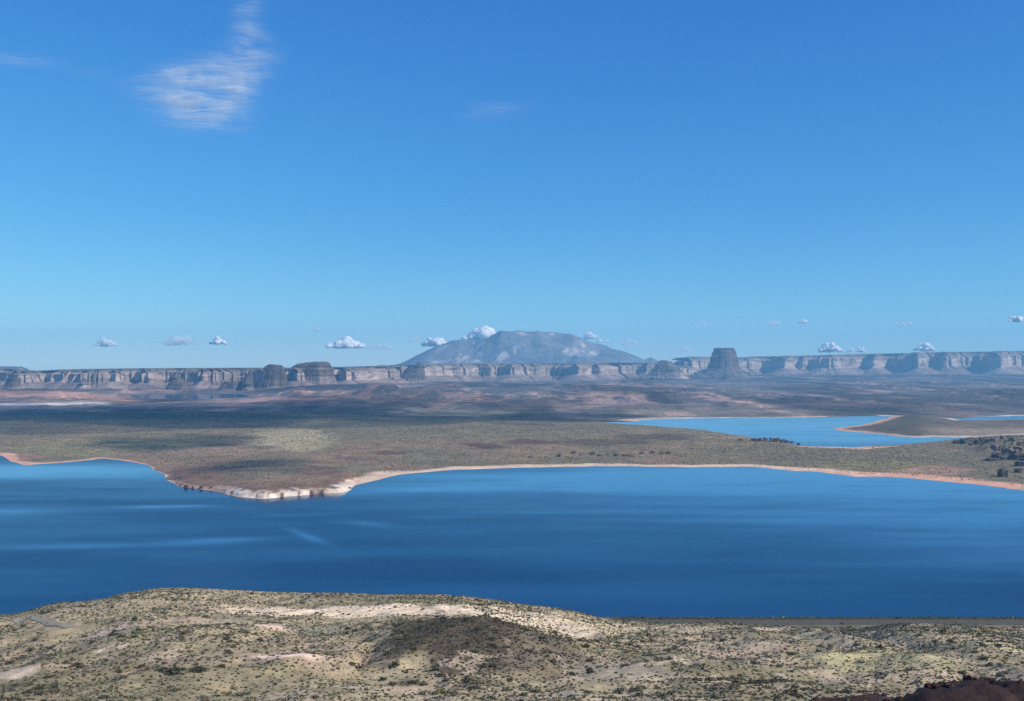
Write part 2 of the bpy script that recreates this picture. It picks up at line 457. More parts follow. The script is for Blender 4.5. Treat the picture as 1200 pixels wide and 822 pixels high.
# ---------------------------------------------------------------- mesas: long cliff walls
def mesa(name, u0, u1, d0, top, secs, seed, du=.7, amp=1.0, depth=1500, talus=150, basez=6, dark_top=.5):
    us = np.arange(u0, u1 + du, du)
    D0 = ip(us, d0)
    # headlands and alcoves: each section of wall either faces the sun side or turns away
    sl = np.zeros_like(us)
    for k, (a, b, s_) in enumerate(secs):
        m = (us >= a) & (us < b)
        q_ = (us[m] - a) / (b - a)
        sl[m] = s_ * (.45 + .75 * hash2(np.array([k]), np.array([seed]), 3)[0]) * (.6 + .8 * (q_ if k % 2 else 1 - q_))
    gap = sl == 0
    sl[gap] = .8 * np.sign(fbm(us[gap] / 26, 0 * us[gap], seed)) * (.5 + vnoise(us[gap] / 14, 0 * us[gap], seed + 1))
    ker = np.hanning(int(5 / du)); ker /= ker.sum()
    sl = np.convolve(np.pad(sl, len(ker), mode='edge'), ker, 'same')[len(ker):-len(ker)]
    dx = du * D0 / F
    off = np.cumsum(sl * dx) * amp
    big = np.hanning(int(170 / du)); big /= big.sum()
    off = off - np.convolve(np.pad(off, len(big), mode='edge'), big, 'same')[len(big):-len(big)]
    off += 60 * fbm(us / 11, 0 * us, seed + 3, 3) * (.3 + 1.4 * vnoise(us / 60, 0 * us, seed + 4)) + 70 * fbm(us / 16, 0 * us, seed + 5, 4) + 22 * fbm(us / 3.0, 0 * us, seed + 6, 3)
    D = D0 + off
    x = D * (us - U0) / F; y = D
    P = np.stack([x, y], -1)
    k2 = np.hanning(int(16 / du) | 1); k2 /= k2.sum()
    Ps = np.stack([np.convolve(np.pad(P[:, i], len(k2), mode='reflect', reflect_type='odd'), k2, 'same')[len(k2):-len(k2)] for i in (0, 1)], -1)
    T = np.gradient(Ps, axis=0); T /= np.linalg.norm(T, axis=1)[:, None]
    N = np.stack([T[:, 1], -T[:, 0]], -1)                    # outwards (towards the lake)
    zt = EYE + D0 * (HZ - ip(us, top)) / F
    Hh = zt - basez
    zb = -4.0
    prof = [(1.35, -.12, 0), (1.0, .02, 1), (.55, .19, 1), (.2, .33, 1), (.05, .40, .3), (.03, .55, 0), (.015, .68, 0), (0, .79, 0), (-.10, .82, 0), (-.30, .90, 0), (-.36, .955, 0), (-.5, 1.0, 0), (-1.4, 1.0, 2), (-depth / talus, .97, 2)]
    rows, cols = [], []
    for j, (o, h, smooth) in enumerate(prof):
        jit = fbm(us / 9, us * 0 + j * .35, seed + 9, 3) * (.12 if smooth == 0 else .22 if smooth == 1 else 0)
        fl = fbm(us / 2.2, us * 0 + j * .12, seed + 12, 2) * (6 if 3 < j < 9 else 0)
        w = [.25, .35, .55, .75, .9, 1, 1, 1, 1, 1, 1, 1, .3, 0][j]
        base = Ps * (1 - w) + P * w
        if j >= 12: base = np.stack([D0 * (us - U0) / F, D0], -1)
        q = base + N * ((o + jit) * talus + fl)[:, None] if j < 12 else base + np.stack([(us - U0) / F * -o * talus, np.full_like(us, -o * talus)], -1)
        hj = h + (fbm(us / 9, us * 0 + j, seed + 20, 3) * .035 if 2 <= j <= 9 else 0)
        z = basez + Hh * hj
        if j == 0: z = np.full_like(us, zb)
        if j == 11: z = z + fbm(us / 6, us * 0, seed + 31, 3) * 3
        rows.append(np.column_stack([q, z]))
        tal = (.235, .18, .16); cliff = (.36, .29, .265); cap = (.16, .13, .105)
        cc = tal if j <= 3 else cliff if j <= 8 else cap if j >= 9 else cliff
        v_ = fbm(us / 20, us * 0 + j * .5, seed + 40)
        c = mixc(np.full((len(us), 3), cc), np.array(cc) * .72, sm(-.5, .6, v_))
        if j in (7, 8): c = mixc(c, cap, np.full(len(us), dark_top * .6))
        cols.append(c)
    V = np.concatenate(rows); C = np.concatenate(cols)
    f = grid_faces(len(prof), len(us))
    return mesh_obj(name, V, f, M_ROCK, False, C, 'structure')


L, K = 1.2, -2.3       # faces the sun, turns away
mesa('mesa', -520, 38, [(-520, 14500), (40, 14000)], [(-520, 428), (-50, 429), (0, 429.6), (24, 430), (31, 432), (38, 437)], [], 500, dark_top=1)
mesa('mesa', -420, 470, [(-420, 8200), (0, 7300), (250, 7250), (400, 7700), (470, 8600)],
     [(-420, 432), (0, 432.5), (30, 435), (45, 436), (60, 434.8), (90, 433.6), (165, 432.4), (300, 431.6), (470, 430.5)],
     [(0, 24, K), (24, 54, L), (54, 70, K), (70, 86, L), (86, 110, K), (110, 128, L), (128, 136, K), (136, 158, L), (158, 166, K), (166, 196, L), (196, 228, K), (228, 238, K), (238, 258, L), (258, 264, K), (264, 286, L), (286, 310, K), (310, 330, L), (330, 350, K), (350, 392, L)], 510)
mesa('mesa', 395, 815, [(395, 9600), (500, 9700), (700, 10800), (815, 12400)],
     [(395, 430.5), (440, 429), (460, 428.2), (520, 427), (600, 426.4), (700, 426), (757, 425.4), (775, 427.5), (815, 430)],
     [(395, 420, L), (420, 438, K), (438, 460, L), (460, 498, K), (498, 578, L), (578, 598, K), (598, 646, L), (646, 678, K), (678, 700, L), (700, 706, K), (706, 726, L), (726, 764, K)], 520)
mesa('mesa', 786, 1560, [(786, 12600), (900, 13200), (1200, 13200), (1560, 13600)],
     [(786, 422), (792, 419.5), (800, 418.8), (838, 418.2), (862, 420.5), (866, 421), (874, 419), (890, 418), (960, 416.5), (1040, 414.4), (1100, 412.8), (1200, 411.4), (1560, 409)],
     [(786, 812, K), (812, 834, L), (866, 893, L), (893, 920, K), (920, 932, L), (932, 978, K), (978, 1012, L), (1012, 1024, K), (1024, 1040, L), (1040, 1076, K), (1076, 1091, L), (1091, 1110, K), (1110, 1136, L), (1136, 1170, K), (1170, 1205, L)],
     530, talus=230, basez=28, dark_top=1)


# ---------------------------------------------------------------- single buttes
def butte(name, D, secs, label, cat, seed, ratio=.8, turn=.5, square=.25, talus_k=0, cap=False):
    """secs: rows from foot to top (row, left bearing, right bearing)"""
    nseg = 96
    th = np.linspace(0, 2 * math.pi, nseg, endpoint=False)
    rows, cols = [], []
    full = []
    for (a, b) in zip(secs[:-1], secs[1:]):
        for t in np.linspace(0, 1, 4, endpoint=False):
            full.append(tuple(np.array(a) * (1 - t) + np.array(b) * t))
    full.append(secs[-1])
    nR = len(full)
    cx0 = D * ((secs[0][1] + secs[0][2]) / 2 - U0) / F
    zf = EYE + D * (HZ - secs[0][0]) / F
    for j, (v, ul, ur) in enumerate(full):
        z = EYE + D * (HZ - v) / F - zf
        cx = D * ((ul + ur) / 2 - U0) / F - cx0; r = D * (ur - ul) / 2 / F
        tf = 1 if j < talus_k * 4 else 0
        q_ = 2 - square * 2.4; a_ = th - turn; pw = (np.abs(np.cos(a_)) ** q_ + np.abs(np.sin(a_)) ** q_) ** (-1 / q_)
        flute = .035 * fbm(th * 5.5, 0 * th + j * .1, seed, 3) + (.03 if not tf else .025) * fbm(th * 16, 0 * th + j * .03, seed + 3, 2)
        flute += .03 * fbm(th * 3, 0 * th + j * .6, seed + 7, 2)
        rr = r * (pw + flute)
        rr = rr / np.abs(np.cos(th) * rr).max() * r
        rows.append(np.column_stack([cx + np.cos(th) * rr, np.sin(th) * rr * ratio * (1 if r > 40 else 1.6), z + r * .10 * fbm(np.cos(th) * 2 + 9, np.sin(th) * 2 + j, seed + 11, 3) * (0 if j == 0 else .5)]))
        fr = j / (nR - 1)
        base = ((.13, .108, .10) if D == 11100 else (.24, .195, .175)) if tf else (.125, .095, .085)  # walls and the tower's scree darkened: their shade is painted into the colour
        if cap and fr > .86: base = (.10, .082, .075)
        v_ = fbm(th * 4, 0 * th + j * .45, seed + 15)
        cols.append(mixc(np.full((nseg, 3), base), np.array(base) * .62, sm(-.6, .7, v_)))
    top = rows[-1].mean(0)
    rows.append(rows[-1] * .55 + top * .45); cols.append(cols[-1] * .8)
    rows.append(np.repeat(top[None], nseg, 0) + 0.02 * (rows[-1] - top)); cols.append(cols[-1])
    V = np.concatenate(rows); C = np.concatenate(cols)
    def loft(nm, a, b):
        n = b - a; i = np.arange(n * nseg).reshape(n, nseg); j2 = np.roll(i, -1, 1)
        f = np.stack([i[:-1], j2[:-1], j2[1:], i[1:]], -1).reshape(-1, 4)
        return mesh_obj(nm, V[a * nseg:b * nseg], f, M_ROCK, False, C[a * nseg:b * nseg])
    kk = talus_k * 4
    o = bpy.data.objects.new(name, None); COL.objects.link(o)
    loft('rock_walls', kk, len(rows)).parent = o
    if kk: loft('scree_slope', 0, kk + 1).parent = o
    o.location = (cx0, D, zf)
    return tag(o, label, cat)


butte('butte', 11100, [(447, 796, 894), (443, 802, 887), (438, 812.5, 879), (434, 821.5, 871.5), (431.5, 827, 867.5), (422, 831.5, 865.5), (414, 834, 863), (410.4, 835.2, 861.5), (408.3, 836.5, 860.5)],
      'tall dark flat-topped rock tower standing alone on a flared scree skirt, right of the mountain', 'butte', 600, .75, -1.48, .28, 3, True)
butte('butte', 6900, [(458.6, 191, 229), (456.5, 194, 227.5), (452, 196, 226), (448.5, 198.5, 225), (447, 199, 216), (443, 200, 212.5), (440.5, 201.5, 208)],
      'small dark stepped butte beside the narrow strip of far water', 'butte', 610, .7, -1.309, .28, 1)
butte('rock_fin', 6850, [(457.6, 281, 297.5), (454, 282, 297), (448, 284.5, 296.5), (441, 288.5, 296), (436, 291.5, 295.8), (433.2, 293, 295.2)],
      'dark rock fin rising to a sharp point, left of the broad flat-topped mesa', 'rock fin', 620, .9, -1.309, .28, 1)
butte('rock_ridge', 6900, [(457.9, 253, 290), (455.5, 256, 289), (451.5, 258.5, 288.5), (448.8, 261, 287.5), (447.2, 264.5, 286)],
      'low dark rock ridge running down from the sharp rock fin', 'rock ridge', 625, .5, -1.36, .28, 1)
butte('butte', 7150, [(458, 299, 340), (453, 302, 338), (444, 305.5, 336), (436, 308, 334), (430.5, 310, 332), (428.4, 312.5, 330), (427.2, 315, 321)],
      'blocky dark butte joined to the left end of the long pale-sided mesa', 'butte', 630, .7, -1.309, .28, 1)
butte('flat_topped_mesa', 7500, [(458, 326, 400), (451, 331, 397), (443.5, 336, 393), (441, 339, 392), (434, 340.5, 391), (429, 343, 389.5), (426.6, 348, 387.5), (425, 357, 385), (424.2, 366, 382)],
      'broad flat-topped mesa with a dark cap above pale scree slopes', 'mesa', 640, .5, -1.2, .40, 3, True)
butte('rock_spire', 8700, [(453, 459, 505), (449.5, 463, 502), (444, 467.5, 500), (439.5, 472, 498.5), (434.5, 479, 497), (430.5, 484, 495.5), (427, 488.5, 494), (424.8, 490.5, 493)],
      'ragged dark pointed rock spire before the cliffs under the mountain', 'rock spire', 650, .6, -1.309, .28, 2)
butte('butte', 10800, [(444.5, 750, 812), (441, 756, 806), (436, 761, 801), (431, 765, 796), (427, 768, 791), (424.3, 771, 787), (422.5, 774, 781)],
      'craggy dark butte with a small knob, left of the tall rock tower', 'butte', 660, .7, -1.309, .28, 2)
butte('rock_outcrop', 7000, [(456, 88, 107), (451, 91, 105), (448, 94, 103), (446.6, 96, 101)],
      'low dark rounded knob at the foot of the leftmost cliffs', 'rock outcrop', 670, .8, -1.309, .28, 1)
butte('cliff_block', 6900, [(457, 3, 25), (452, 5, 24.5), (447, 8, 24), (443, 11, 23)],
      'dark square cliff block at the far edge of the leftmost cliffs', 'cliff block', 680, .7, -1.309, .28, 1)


# ---------------------------------------------------------------- the mountain
def build_mountain():
    D = 15200.0
    sky = [(380, 436), (430, 431), (455, 428.2), (470, 424.5), (485, 418), (500, 411), (513, 404.5), (528, 399.5), (540, 396), (548, 396.5), (558, 398), (570, 396.5), (580, 391), (586, 387.6), (602, 386.8), (622, 387.6), (640, 388.2),
           (655, 390), (668, 391), (680, 396), (692, 400.5), (703, 402.5), (715, 407), (730, 411.5), (745, 416.5), (754, 420.5), (759, 419.6), (763, 417.2), (767, 419.4), (773, 422.5), (790, 426), (830, 433), (880, 436)]
    us = np.arange(380, 881, .8)
    ys = np.linspace(-2600, 2900, 150)
    U, O = np.meshgrid(us, ys)
    Yw = D + O
    Xw = D * (U - U0) / F * (1 + .0 * O)
    ridge = EYE + D * (HZ - ip(us, sky)) / F
    wid = ip(us, [(380, 700), (560, 1900), (680, 1900), (750, 900), (763, 400), (775, 700), (880, 700)])
    fall = np.exp(-np.abs(O / wid[None]) ** 1.55)
    n = np.abs(fbm(Xw / 1100, Yw / 2600, 700, 5))
    z = -30 + (ridge[None] + 30) * fall
    gate = (1 - np.exp(-(O / 500) ** 2))
    z = z - gate * fall * (ridge[None] * .34) * (.55 - n)
    z = z - 18 * np.exp(-(O / 300) ** 2) * np.abs(fbm(Xw / 260, Yw / 800, 705, 3))
    c = mixc((.12, .145, .185), (.175, .185, .205), sm(-.3, .6, fbm(Xw / 900, Yw / 900, 710)))  # bluish rock tone, some of the distance haze painted in
    px = HZ - (z - EYE) * F / Yw
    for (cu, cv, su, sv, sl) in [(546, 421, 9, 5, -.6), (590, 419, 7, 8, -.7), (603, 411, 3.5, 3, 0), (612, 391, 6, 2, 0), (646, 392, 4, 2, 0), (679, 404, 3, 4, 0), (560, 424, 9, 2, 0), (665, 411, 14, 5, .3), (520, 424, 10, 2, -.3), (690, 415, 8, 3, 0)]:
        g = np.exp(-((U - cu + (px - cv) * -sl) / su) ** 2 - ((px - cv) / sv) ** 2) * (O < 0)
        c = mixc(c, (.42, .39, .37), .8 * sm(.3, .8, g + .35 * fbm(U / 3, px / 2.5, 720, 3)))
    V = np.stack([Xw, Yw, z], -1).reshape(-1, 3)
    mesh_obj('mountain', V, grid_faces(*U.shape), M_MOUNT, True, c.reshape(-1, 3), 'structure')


build_mountain()


# ---------------------------------------------------------------- foreground hillside
VR = [(-900, 770), (-300, 745), (-100, 730), (0, 721), (12, 720.5), (24, 718.5), (50, 711), (70, 707.5), (105, 705), (125, 702), (150, 695), (190, 690.2), (230, 689), (270, 691), (300, 692), (350, 694.5), (400, 694.5), (450, 696.5), (480, 696.5),
      (520, 697.5), (550, 700.5), (580, 704.5), (610, 709.5), (650, 712.5), (680, 718), (700, 724), (720, 727), (760, 730), (800, 730.5), (850, 730.5), (880, 732.5), (900, 734.5), (930, 737), (960, 738), (1000, 738), (1020, 735.5), (1035, 733),
      (1050, 731.5), (1080, 730.5), (1120, 732), (1150, 734.5), (1175, 736.5), (1200, 737.5), (1320, 741), (1600, 748), (2200, 760)]


def fg_base(x, y):
    ye = np.maximum(y, 70)
    u = U0 + F * x / ye
    vr = ip(u, VR)
    right = sm(685, 715, u)
    R = 600 - 12 * right
    zr = EYE - R * (vr - HZ) / F
    z = np.where(y < 150, 198.2 - 59.2 * np.clip(y, 0, None) / 150 * (.8 + .2 * np.clip(y, 0, 150) / 150), 139 - 41 * (y - 150) / 140)
    t = np.clip((y - 290) / (R - 290), 0, 1)
    z = np.where(y > 290, 98 + (zr - 98) * (t * .9 + .1 * t * t), z)
    over = np.maximum(y - R, 0)
    drop = zr - .30 * over - .004 * over ** 2
    terr = np.where(y < 634, np.maximum(zr - .6 * over, 38.0), 38.0 - .75 * (y - 634))
    z = np.where(y > R, np.where(right > .5, terr, drop), z)
    return np.maximum(z, -8), u


_ys = np.linspace(190, 645, 400)


def uv_ground(u, v):
    """point of the hillside seen along a bearing and row"""
    xs = _ys * (u - U0) / F
    z, _ = fg_base(xs, _ys)
    vv = HZ + (EYE - z) * F / _ys
    k = np.argmax(vv <= v) if (vv <= v).any() else len(_ys) - 1
    d = _ys[k]
    if k > 0 and vv[k - 1] != vv[k]:
        tt = np.clip((vv[k - 1] - v) / (vv[k - 1] - vv[k]), 0, 1); d = _ys[k - 1] + tt * (_ys[k] - _ys[k - 1])
    return d * (u - U0) / F, d


def blob(x, y, u, v, su, sv):
    """1 inside a patch centred where the row and bearing meet the ground, size given in rows and bearings"""
    cx, cy = uv_ground(u, v)
    c1 = uv_ground(u, v - sv * .5)[1]; c2 = uv_ground(u, v + sv * .5)[1]
    sy = max(abs(c1 - c2), 2.0); sx = cy * su / F
    return np.exp(-((x - cx) / sx) ** 2 - ((y - cy) / sy) ** 2)


HUMPS = [  # bearing, row, half widths, height
    (560, 755, 95, 24, 8.5), (250, 757, 70, 16, 5.0), (320, 748, 28, 7, 2.6), (338, 784, 45, 6, 2.2), (140, 757, 40, 12, 3.0), (60, 775, 90, 16, 1.8), (975, 750, 38, 10, 4.5), (900, 752, 50, 10, 2.0),
    (1090, 745, 70, 12, 3.0), (760, 770, 110, 22, 4.0), (408, 752, 26, 6, -9.0), (432, 768, 14, 12, -3.5), (1010, 752, 26, 14, -5.0), (880, 800, 60, 12, 2.0), (670, 742, 50, 10, -2.5), (470, 792, 90, 10, -2.0), (1150, 770, 70, 12, 3.0), (180, 790, 60, 10, -2.0),
    (20, 733, 40, 5, -2.0), (780, 745, 60, 6, 1.5)]


def fg_height(x, y):
    z, u = fg_base(x, y)
    w = sm(200, 270, y) * (1 - sm(585, 625, y))
    wl = .25 + .75 * (1 - sm(540, 600, y))
    n = 3.3 * fbm(x / 70, y / 85, 800, 4) + 1.7 * (1 - np.abs(fbm(x / 28, y / 40, 805, 4))) * 1.2 - .6 + .35 * fbm(x / 7, y / 7, 808, 3)
    z = z + w * wl * n
    near = sm(0, 90, y) * (1 - sm(215, 260, y))
    z = z + near * .8 * fbm(x / 30, y / 30, 809, 4)
    for (a, b, c, d, h) in HUMPS:
        z = z + h * blob(x, y, a, b, c, d)
    # nearer spur of dark red rock at the right
    sp = np.exp(-((x - 128) / 72) ** 8 - ((y - 206) / 21) ** 4)
    rr = fbm(x / 16, y / 16, 811, 5)
    spz = sp * ip(x, [(50, 6.2), (58, 7.3), (66, 8.6), (80, 9.9), (95, 10.5), (106, 11.0), (150, 11.6)])
    z = z + spz + sm(.12, .5, sp) * (1.3 * rr + 1.5 * np.abs(fbm(x / 7, y / 7, 814, 5))) + sm(.15, .5, sp) * 1.3 * sm(0, .15, fbm(x / 9, y / 14, 812, 3)) - 1.0 * sm(.15, .5, sp)
    return z, u, sp


def fg_cols(x, y, z, u, sp):
    v = HZ + (EYE - z) * F / np.maximum(y, 60)
    n1 = fbm(x / 40, y / 55, 820); n2 = fbm(x / 12, y / 14, 821, 3); n3 = fbm(x / 110, y / 70, 822)
    c = mixc((.41, .335, .21), (.30, .255, .155), sm(-.5, .5, n1))
    c = mixc(c, (.23, .20, .12), sm(0, .6, n3) * .75)
    c = mixc(c, (.44, .335, .235), sm(.1, .6, fbm(x / 30, y / 25, 823)) * .55)
    pale = (.82, .655, .47)
    for (a, b, su, sv, cc, am) in [(430, 715, 170, 5.5, pale, .85), (620, 726, 100, 8, (.74, .60, .43), .85), (300, 717, 70, 3, pale, .6), (212, 730, 38, 4.5, (.50, .34, .23), .9), (318, 747, 30, 6, (.70, .50, .385), .95), (338, 782, 48, 5, (.74, .56, .43), .95),
                                   (14, 797, 30, 4, (.55, .45, .35), .8), (140, 752, 16, 7, (.36, .35, .31), .8), (128, 742, 30, 4, (.52, .40, .31), .7), (60, 722, 22, 3, (.34, .33, .25), .5), (760, 738, 130, 6, (.62, .51, .32), .8), (660, 745, 30, 5, (.56, .46, .35), .8), (640, 814, 110, 5, (.42, .37, .28), .8),
                                   (860, 765, 70, 14, (.46, .35, .255), .7), (1040, 775, 90, 12, (.44, .40, .21), .7), (960, 752, 36, 10, (.31, .28, .19), .7), (1170, 772, 40, 7, (.48, .45, .25), .7), (560, 766, 112, 27, (.085, .07, .048), .96), (640, 780, 60, 20, (.20, .16, .11), .7), (520, 750, 60, 14, (.10, .08, .055), .8), (350, 742, 55, 8, (.26, .24, .18), .7),
                                   (1095, 738, 55, 5, (.22, .18, .13), .8), (414, 752.5, 40, 7, (.075, .045, .036), 1.0), (950, 735, 18, 2, (.16, .07, .055), .9), (1010, 738, 26, 4, (.10, .085, .06), .8), (720, 790, 60, 10, (.33, .28, .205), .7), (405, 709, 12, 1.5, pale, .7), (245, 742, 20, 2, pale, .5), (1005, 732, 40, 2, (.32, .32, .24), .6), (290, 735, 60, 6, (.44, .38, .27), .5)]:  # gully entry: dark cut bank with its shadow painted in
        g = blob(x, y, a, b, su, sv) + .26 * n2 + .12 * n1
        c = mixc(c, cc, am * sm(.30, .62, g))
    # washes
    gul = 1 - np.abs(fbm(x / 45 + .4 * n2, y / 60, 830, 3))
    c = mixc(c, (.52, .42, .31), sm(.90, .985, gul) * .7 * sm(.0, .4, n3 + .3))
    c = mixc(c, (.045, .019, .016), sm(.05, .28, sp + .10 * n2) * .95)  # dark red rock, deepened so the spur's shade sits in its colour
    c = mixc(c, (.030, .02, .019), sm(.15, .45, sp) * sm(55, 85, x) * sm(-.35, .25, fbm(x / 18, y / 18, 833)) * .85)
    c = mixc(c, (.17, .16, .14), sm(.1, .3, sp) * np.exp(-((x - 82) / 3.5) ** 2 - ((y - 205) / 5) ** 2) * .8)
    c = mixc(c, (.14, .13, .09), sm(606, 610, y) * sm(690, 730, u) * .85)
    c = mixc(c, (.05, .05, .038), sm(625.5, 627, y) * sm(690, 730, u) * .95)
    return c, v


def build_ground():
    xs = np.concatenate([np.arange(-1500, -420, 12), np.arange(-420, 421, 1.15), np.arange(432, 1500, 12)])
    ys = np.concatenate([np.arange(-140, 150, 4.0), np.arange(150, 192, 1.0), np.arange(192, 222, .5), np.arange(222, 320, 1.0), np.arange(320, 680, 1.15), np.arange(682, 900, 6)])
    x, y = np.meshgrid(xs, ys)
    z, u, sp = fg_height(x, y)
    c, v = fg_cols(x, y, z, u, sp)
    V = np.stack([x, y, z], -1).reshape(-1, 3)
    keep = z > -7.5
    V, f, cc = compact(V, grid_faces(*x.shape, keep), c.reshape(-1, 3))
    mesh_obj('ground', V, f, M_GROUND, True, cc, 'structure')


build_ground()


def ground_z(x, y):
    return fg_height(np.asarray(x, float), np.asarray(y, float))[0]


# the lakeside road on its terrace, and its bend at the left
def ribbon(name, pts, w, mat, up=.06, kind='structure', step=2.0):
    p = np.array(pts, float)
    s = np.concatenate([[0], np.cumsum(np.linalg.norm(np.diff(p, axis=0), axis=1))])
    t = np.arange(0, s[-1], step)
    c = np.stack([np.interp(t, s, p[:, 0]), np.interp(t, s, p[:, 1])], -1)
    k = np.hanning(15); k /= k.sum()
    if len(c) > 40:
        c = np.stack([np.convolve(np.pad(c[:, i], 15, mode='reflect', reflect_type='odd'), k, 'same')[15:-15] for i in (0, 1)], -1)
    T = np.gradient(c, axis=0); T /= np.linalg.norm(T, axis=1)[:, None] + 1e-9
    N = np.stack([-T[:, 1], T[:, 0]], -1)
    rows = []
    for o in np.linspace(-.5, .5, 9):
        q = c + N * o * w
        rows.append(np.column_stack([q, ground_z(q[:, 0], q[:, 1]) + up]))
    return mesh_obj(name, np.concatenate(rows), grid_faces(9, len(c)), mat, True, kind=kind)


ribbon('road', [(30, 623), (80, 620.5), (160, 620), (320, 620), (520, 622), (900, 622)], 11.5, M_ROAD)
lp = [uv_ground(-60, 727), uv_ground(15, 730.5), uv_ground(42, 734), uv_ground(66, 738), uv_ground(84, 740.5)]
ribbon('road', lp, 5.0, plain_mat('dusty_asphalt', (.27, .25, .19), .15, .4), .3)
ribbon('dirt_track', [uv_ground(*q) for q in [(112, 777), (126, 772), (138, 770.5), (143, 773), (146, 769), (156, 766)]], 2.6, plain_mat('bare_sand', (.62, .50, .38), .15, .5), .1)


# ---------------------------------------------------------------- shrubs
def clump(nleaf, seed, spread=1.0, tall=.75, size=.22):
    """leaf clumps through the volume of a low dome, radius 1"""
    r = np.random.default_rng(seed)
    ph = r.uniform(0, 2 * math.pi, nleaf); el = np.arcsin(r.uniform(0, 1, nleaf)); rad = r.uniform(.45, 1.0, nleaf) * (1 + .25 * np.sin(ph * 3 + seed))
    c = np.stack([np.cos(ph) * np.cos(el) * rad * spread, np.sin(ph) * np.cos(el) * rad * spread, np.sin(el) * rad * tall + .05], -1)
    a = r.normal(size=(nleaf, 3)); a /= np.linalg.norm(a, axis=1)[:, None]
    b = np.cross(a, r.normal(size=(nleaf, 3))); b /= np.linalg.norm(b, axis=1)[:, None]
    s = size * r.uniform(.6, 1.4, nleaf)[:, None]
    V = np.stack([c - a * s, c + b * s * .8, c + a * s, c - b * s * .8], 1).reshape(-1, 3)
    V[:, 2] = np.maximum(V[:, 2], -.05)
    return V, np.arange(nleaf * 4).reshape(-1, 4)


KINDS = {  # colour word -> leaf colour, height, label words
    'dark': ((.062, .064, .044), .75, 'dark green rounded shrub'),
    'grey': ((.125, .130, .090), .70, 'grey-green sage bush'),
    'straw': ((.240, .210, .105), .60, 'straw-coloured tuft of dry brush'),
    'brown': ((.095, .072, .050), .65, 'dull brown low bush')}
MK = {k: plain_mat(k + '_leaves', v[0], .45, 6.0) for k, v in KINDS.items()}
PROTO = {}
for k, (c, t, w) in KINDS.items():
    PROTO[k] = []
    for q in range(3):
        V, f = clump(110, 40 + q + len(k) * 7, 1, t, .2)
        me_o = mesh_obj('shrub', V, f, MK[k], False)
        PROTO[k].append(me_o.data); bpy.data.objects.remove(me_o)

# scatter over the hillside
N = 200000
px = rng.uniform(-440, 440, N); py = rng.uniform(205, 640, N)
pz, pu, psp = fg_height(px, py)
pv = HZ + (EYE - pz) * F / py
dens = .52 + .42 * fbm(px / 34, py / 40, 900) + .22 * fbm(px / 9, py / 9, 901, 2)
for (a, b, su, sv, am) in [(430, 715, 160, 5, -.75), (212, 730, 36, 4, -.8), (318, 748, 22, 4, -.9), (338, 783, 40, 4, -.9), (14, 797, 30, 4, -.5), (140, 752, 16, 6, -.5), (640, 815, 110, 4, -.5), (640, 745, 50, 7, -.4), (560, 765, 98, 25, .55), (250, 760, 60, 16, .4),
                           (860, 775, 90, 18, .0), (1095, 738, 55, 6, .5), (1100, 765, 45, 7, .4), (880, 805, 90, 7, .5), (560, 808, 60, 5, .5), (230, 700, 90, 6, .5), (500, 703, 90, 4, .5), (1010, 738, 26, 4, .6), (110, 790, 50, 6, .35), (350, 743, 50, 7, .4), (955, 750, 30, 7, .3)]:
    dens = dens + am * blob(px, py, a, b, su, sv)
dens = np.where(psp > .2, .10, dens)
dens = np.where((py > 610) & (pu > 700), np.where(py > 629.5, .9, 0), dens)
dens = np.where((py > 603) & (pu < 700), 0, dens)
for (lx, ly) in lp[:]:
    dens = np.where(np.hypot((px - lx) * .6, py - ly) < 8, 0, dens)
ok = (rng.uniform(0, 1, N) < np.clip(dens, .04, .95)) & (pu > -300) & (pu < 1500) & (pv < 840)
px, py, pz, pu, pv, psp = (a[ok] for a in (px, py, pz, pu, pv, psp))
cell = np.floor(px / 1.25).astype(np.int64) * 100003 + np.floor(py / 1.6).astype(np.int64)
_, first = np.unique(cell, return_index=True)
px, py, pz, pu, pv, psp = (a[first] for a in (px, py, pz, pu, pv, psp))
n = len(px)
big = rng.uniform(0, 1, n)
rad = .42 + .38 * big ** 2 + .5 * (big > .975)
# kind by place
darkw = .34 + 1.2 * blob(px, py, 560, 765, 98, 25) + .35 * fbm(px / 50, py / 50, 905)
sel = rng.uniform(0, 1, n)
kind = np.where(sel < np.clip(darkw, .08, .9), 0, np.where(sel < .80, 1, np.where(sel < .90, 2, 3)))
yel = blob(px, py, 1060, 775, 130, 14) + blob(px, py, 780, 740, 130, 6)
kind = np.where(rng.uniform(0, 1, n) < .6 * yel, 2, kind)
rad = np.where(kind == 2, rad * .8, rad)
# individuals: the largest to the eye inside the frame
inframe = (pu > 3) & (pu < 1197) & (pv < 820) & (psp < .2)
score = np.where(inframe, rad / py, 0)
order = np.argsort(-score)
NIND = 296
ind = order[:NIND]
rest = order[NIND:]
kn = list(KINDS)


def shrub_place(u, v):
    if u < 240: return 'on the pale flat under the grey bare mound' if v > 785 else 'beside the short sandy track'
    if u < 420: return 'around the pale pink bare mound' if v > 785 else 'on the slope above the pink bare mound'
    if u < 700: return 'along the foot of the dark brushy knoll' if v > 785 else 'on the face of the dark brushy knoll'
    if u < 880: return 'on the bare gravel right of the dark knoll' if v > 785 else 'on the tan slope right of the dark knoll'
    return 'just above the dark red rock spur' if v > 785 else 'on the yellowish slope behind the red rock spur'


